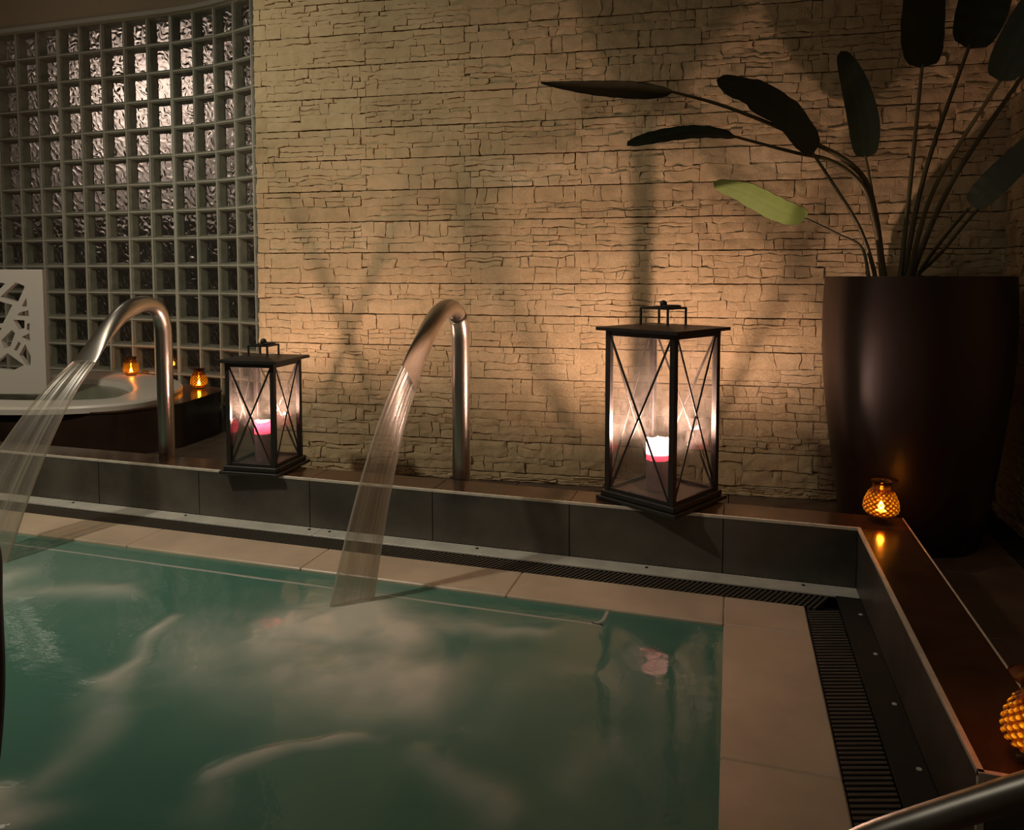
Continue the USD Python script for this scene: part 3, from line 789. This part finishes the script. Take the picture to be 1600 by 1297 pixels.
# ------------------------------------------------------------------ round white tub in its dark surround
ZR = .43
rimp = spline([(-3.245, 3.56), (-3.27, 3.36), (-3.40, 3.20), (-3.62, 3.08), (-3.95, 2.99), (-4.45, 2.95), (-4.95, 3.03), (-5.3, 3.3), (-5.42, 3.75), (-5.30, 4.15), (-4.95, 4.33), (-4.53, 4.375), (-4.146, 4.365), (-3.75, 4.22), (-3.43, 3.94), (-3.245, 3.56)], 90)[:-1]
rim = Polygon(rimp).buffer(0)
tub = thing('hot_tub', 'round white hot tub set in a dark panelled surround in front of the glass blocks', 'hot tub', (-4.3, 3.65, FLOOR))
LT = np.array([4.3, -3.65, -FLOOR])
def ringz(poly, z, n=90):
    q = np.array(poly.exterior.coords)[:-1]
    c = np.array(rim.centroid.coords[0]); ang = np.linspace(0, 2 * np.pi, n, endpoint=False); out = []
    from shapely.geometry import LineString
    for a in ang:
        x = poly.exterior.intersection(LineString([c, c + 5 * np.array([math.cos(a), math.sin(a)])]))
        x = x if x.geom_type == 'Point' else list(x.geoms)[0]
        out.append([x.x, x.y, z])
    return np.array(out)
prof = [(-.06, ZR - .045), (.0, ZR - .045), (.004, ZR - .015), (-.004, ZR - .003), (-.02, ZR), (-.24, ZR - .004), (-.29, ZR - .016), (-.32, ZR - .06), (-.38, ZR - .30)]
sh = skin([ringz(rim.buffer(o), z) for o, z in prof], caps=False)
fl_ = skin([ringz(rim.buffer(-.38), ZR - .30), ringz(rim.buffer(-.39), ZR - .305)], caps=True)
shell = cat_([sh, fl_]); shell.apply_translation(LT)
obj('tub_shell', shell, WHITE_ACRYL, tub, smooth=35)
basep = unary_union([rim.buffer(-.04), Point(-3.40, 3.98).buffer(.19), Point(-3.30, 3.62).buffer(.16), Point(-3.45, 3.40).buffer(.2)]).convex_hull
hollow = basep.difference(rim.buffer(-.20))
body = prism(hollow, ZR - .02 - .03 - FLOOR, FLOOR + .0); body.apply_translation(LT)
sr_ = obj('surround', body, DARK_PANEL, tub)
sur = prism(basep.buffer(.006).difference(rim.buffer(-.06)), .010, ZR - .050); sur.apply_translation(LT)
obj('surround_top', sur, TILE_TOP, sr_)
wpoly = rim.buffer(-.312)
obj('tub_water', prism(wpoly, .004, ZR - .052), TUB_WATER, label='still greenish water in the round white tub', cat='water')
jar('small glowing amber jar on the far rim of the white tub', (t1[0], t1[1], ZR + .0005))
jar('glowing amber jar on the dark corner of the tub surround', (t2[0], t2[1], ZR - .0395))
tealight('lit tealight inside the amber jar on the far tub rim', (t1[0], t1[1], ZR + .0068))
tealight('lit tealight inside the amber jar on the dark tub corner', (t2[0], t2[1], ZR - .033))

# white laser-cut screen standing on the tub rim at the left edge
sc_px = lambda x, y: (x / 4.986, 400 + y / 4.986)
holes_px = [
    [(150, 205), (222, 235), (160, 360), (25, 318)], [(-40, 190), (70, 215), (-40, 320)], [(-40, 335), (118, 380), (40, 520), (-40, 540)],
    [(118, 495), (207, 500), (205, 560), (160, 575)], [(165, 440), (240, 420), (242, 470), (155, 462)], [(190, 390), (225, 325), (232, 370), (228, 395)],
    [(20, 655), (105, 575), (130, 600), (90, 700), (40, 720)], [(180, 630), (240, 600), (245, 660), (215, 660)], [(115, 730), (155, 665), (172, 680), (135, 745)],
    [(155, 770), (205, 685), (245, 780), (240, 860), (205, 850)], [(-40, 840), (65, 755), (190, 850), (105, 890), (-40, 875)], [(-40, 690), (5, 720), (-40, 790)], [(-40, 555), (30, 560), (-40, 640)],
    [(225, 530), (245, 520), (243, 590), (222, 575)]]
DS = 4.45
def on_screen(x, y):
    p = at_depth(x, y, DS); o = at_depth(0, 430, DS); return np.array([(p - o) @ RT, p[2]])
outer = Polygon([on_screen(*q) for q in ((-170, 421), (75, 421), (75, 603), (-170, 600))])
bot = ZR + .001
xr = on_screen(72, 430)[0]
outer = sbox(-.80, bot, xr, on_screen(40, 421)[1])
hs = [Polygon([on_screen(*sc_px(*q)) for q in h]).buffer(0) for h in holes_px]
mir = [affinity.translate(affinity.rotate(h, 180, origin=(0, .78)), -.02, 0) for h in hs]
win = sbox(-.70, bot + .08, xr - .07, on_screen(40, 421)[1] - .06)
cut = unary_union([h.intersection(win) for h in hs + [m for m in mir if m.bounds[2] < -.02]])
scr_poly = outer.difference(cut)
sm = trimesh.creation.extrude_polygon(scr_poly, .035)
o = at_depth(0, 430, DS)
Xf = np.eye(4); Xf[:3, 0] = RT; Xf[:3, 1] = [0, 0, 1]; Xf[:3, 2] = -FH; Xf[:3, 3] = [o[0], o[1], 0]
sm.apply_transform(Xf)
scn = thing('cut_out_screen', 'white screen board with angular cut-outs standing on the tub, left edge', 'screen', (o[0], o[1], bot))
sm.apply_translation([-o[0], -o[1], -bot]); obj('board', sm, WHITE_BOARD, scn)
foot = bx(-.03, .03, -.06, .06, 0, .012, .002)

# ------------------------------------------------------------------ tall planter with its large-leaved plant
PC = np.array([.685, 3.185]); ZP = 1.143
po = thing('planter', 'tall dark brown tapering planter in the right-hand corner', 'planter', (PC[0], PC[1], FLOOR))
hp = ZP - FLOOR
pp = spline([(.235, 0), (.262, .12), (.295, .35), (.322, .58), (.333, .78), (.333, .92), (.327, hp - .006), (.324, hp), (.300, hp), (.298, hp - .03), (.290, hp - .14)], 60)
obj('pot', lathe(np.vstack([[(.1, 0.0)], pp, [(.1, hp - .14)]]), 72), PLANTER, po, smooth=40)
soil = lathe([(.29, -.02), (.288, 0), (.20, .008), (.02, .012)], 40); obj('soil', moved(soil, (0, 0, hp - .105)), SOIL, po, smooth=30)
plant = thing('potted_plant', 'large paddle-leaved plant growing out of the tall dark planter', 'plant', (PC[0], PC[1], ZP - .10))
PO = np.array([PC[0], PC[1], ZP - .10])


def stalk(pix, r0, r1):
    p = spline([at_depth(x, y, d) for x, y, d in pix], 40)
    p[0][2] = p[0][2]
    return obj('stalk', moved(tube(p, np.linspace(r0, r1, 40), 9), -PO), STEM, plant, smooth=True)


def leaf(pix, width, face, mat=LEAF_SHADED, fold=.25, ragged=0.0, blunt=.36, label=None):
    """pix: midrib from stalk end to tip as (px, py, depth); width in metres; face: vector that the blade's broad side turns towards."""
    n, m = 36, 13
    p = spline([at_depth(x, y, d) for x, y, d in pix], n)
    t = np.gradient(p, axis=0); t /= np.linalg.norm(t, axis=1)[:, None]
    fc = np.array(face, float); fc = fc[0] * RT + fc[1] * FH + fc[2] * np.array([0, 0, 1.0])
    s = np.linspace(0, 1, n)
    w = width / 2 * (np.clip(np.sin(np.pi * s ** .72) , 0, 1) ** blunt) * (1 - .10 * s); w[0] = .004; w[-1] = .002
    rings = []
    for i in range(n):
        f_ = fc - t[i] * (fc @ t[i]); f_ /= np.linalg.norm(f_); sd = np.cross(t[i], f_)
        u = np.linspace(-1, 1, m)
        ww = w[i] * (1 + ragged * (meshkit.noise(np.array([[i * .45, k, 3.3] for k in (0, 9)])) - .5))
        W = np.where(u < 0, ww[0], ww[1])
        row = p[i] + (u * W)[:, None] * sd + (np.abs(u) * fold * W)[:, None] * f_ + (.02 * w[i] * np.sin(i * 1.3) * np.abs(u))[:, None] * f_
        th = .0012 + .003 * np.exp(-(u / .12) ** 2)
        rings.append(np.vstack([row + th[:, None] * f_, (row - th[:, None] * f_)[::-1]]))
    obj('leaf', moved(skin(np.array(rings)), -PO), mat, ST[-1], smooth=50, label=label)


ST = []
# thick main stalk leaning left, with its three left-hand leaves
ST.append(stalk([(1380, 470, 2.86), (1378, 420, 2.86), (1368, 340, 2.83), (1352, 283, 2.80), (1318, 248, 2.77), (1268, 222, 2.74), (1195, 190, 2.70), (1120, 162, 2.66), (1048, 143, 2.62)], .014, .005))
leaf([(1050, 144, 2.62), (985, 135, 2.58), (920, 132, 2.54), (845, 129, 2.50)], .105, (.05, -.35, -1), LEAF_SHADED, .30, blunt=.7)
ST.append(stalk([(1384, 470, 2.84), (1380, 420, 2.84), (1366, 345, 2.81), (1348, 290, 2.79), (1300, 252, 2.77), (1240, 238, 2.75), (1146, 213, 2.72)], .013, .005))
leaf([(1147, 212, 2.72), (1090, 208, 2.70), (1030, 215, 2.68), (980, 227, 2.66)], .13, (.0, -.52, .85), LEAF_SHADED, .10)
ST.append(stalk([(1370, 470, 2.80), (1366, 425, 2.80), (1345, 360, 2.77), (1310, 300, 2.74), (1268, 236, 2.71)], .009, .005))
leaf([(1270, 240, 2.71), (1235, 185, 2.68), (1180, 148, 2.66), (1120, 124, 2.64)], .115, (.45, -.8, -.5), LEAF_SHADED, .12, .35)
ST.append(stalk([(1362, 470, 2.80), (1356, 425, 2.82), (1345, 385, 2.86), (1310, 366, 2.92), (1256, 340, 3.0)], .007, .004))
leaf([(1259, 342, 3.0), (1215, 325, 3.01), (1165, 300, 3.02), (1115, 285, 3.03)], .155, (-.40, -.46, -.80), LEAF_LIT, .08, .15, label='green leaf with lantern light put into its colour')
ST.append(stalk([(1384, 470, 2.9), (1376, 400, 2.9), (1362, 300, 2.88), (1352, 243, 2.87)], .009, .005))
leaf([(1353, 246, 2.87), (1349, 190, 2.85), (1334, 130, 2.84), (1314, 80, 2.82)], .115, (-.35, -.9, .1), LEAF_SHADED, .14)
# upright and right-hand leaves
ST.append(stalk([(1402, 470, 2.82), (1408, 420, 2.82), (1424, 270, 2.78), (1441, 100, 2.74)], .011, .006))
leaf([(1440, 106, 2.74), (1438, 50, 2.73), (1446, -40, 2.72), (1462, -150, 2.72)], .185, (.15, -1, .0), LEAF_SHADED, .14)
ST.append(stalk([(1408, 470, 2.95), (1416, 410, 2.95), (1448, 260, 2.97), (1515, 70, 3.0)], .013, .007))
leaf([(1513, 76, 3.0), (1535, 10, 3.01), (1550, -60, 3.02), (1560, -150, 3.02)], .20, (-.3, -1, .0), LEAF_SHADED, .14)
ST.append(stalk([(1414, 470, 2.80), (1424, 415, 2.78), (1462, 290, 2.66), (1566, 120, 2.48)], .011, .006))
leaf([(1562, 126, 2.48), (1590, 70, 2.44), (1620, 10, 2.40), (1640, -40, 2.36)], .13, (-.5, -.9, .2), LEAF_SHADED, .12)
ST.append(stalk([(1418, 470, 2.86), (1432, 410, 2.84), (1490, 280, 2.74), (1610, 100, 2.56)], .013, .007))
leaf([(1606, 106, 2.56), (1625, 40, 2.50), (1640, -20, 2.45)], .16, (-.3, -1, .1), LEAF_SHADED, .12)
ST.append(stalk([(1424, 470, 2.80), (1436, 428, 2.80), (1472, 375, 2.70), (1520, 318, 2.58)], .009, .005))
leaf([(1518, 322, 2.58), (1555, 285, 2.52), (1600, 240, 2.46), (1640, 195, 2.40)], .10, (-.3, -.8, .5), LEAF_SHADED, .12)
ST.append(stalk([(1420, 470, 2.90), (1430, 435, 2.90), (1470, 395, 2.84), (1530, 325, 2.76), (1610, 255, 2.66)], .008, .005))

# ------------------------------------------------------------------ foreground rail and the black thing at the left edge
hr = thing('handrail', 'round brushed steel handrail crossing the lower right corner', 'handrail')
a, b, c = at_depth(1352, 1312, .93), at_depth(1480, 1272, .92), at_depth(1700, 1202, .90)
e = c + (c - b) * .35
rail = spline([np.array([a[0] - .05, a[1] - .012, ZB + .001]), np.array([a[0] - .05, a[1] - .012, .25]), a + np.array([-.045, -.012, -.10]), a + np.array([-.028, -.008, -.03]), a + np.array([0, 0, -.004]), b, c, e,
               e + np.array([.045, .016, -.02]), e + np.array([.065, .024, -.09]), np.array([e[0] + .066, e[1] + .025, .35]), np.array([e[0] + .066, e[1] + .025, FLOOR + .001])], 110)
obj('rail_tube', tube(rail, .0185, 24), STEEL_DULL, hr, smooth=True)
bk = thing('black_grab_hoop', 'slim black curved rail standing in the water at the left edge', 'rail')
pts = [at_depth(-9, 860, 1.25), at_depth(-6, 940, 1.24), at_depth(-2, 1050, 1.22), at_depth(-5, 1130, 1.20), at_depth(-12, 1200, 1.18)]
low = at_depth(-26, 1300, 1.16); far = at_depth(-330, 1120, 1.5)
pts = [np.array([far[0], far[1], -.3]), np.array([far[0], far[1], .15]), at_depth(-320, 860, 1.48), at_depth(-240, 770, 1.42), at_depth(-110, 765, 1.33), at_depth(-35, 800, 1.27)] + pts + [low, np.array([low[0] - .01, low[1], .1]), np.array([low[0] - .01, low[1], -.3])]
obj('hoop_tube', tube(spline(pts, 120), .0095, 14), BLACK, bk, smooth=True)
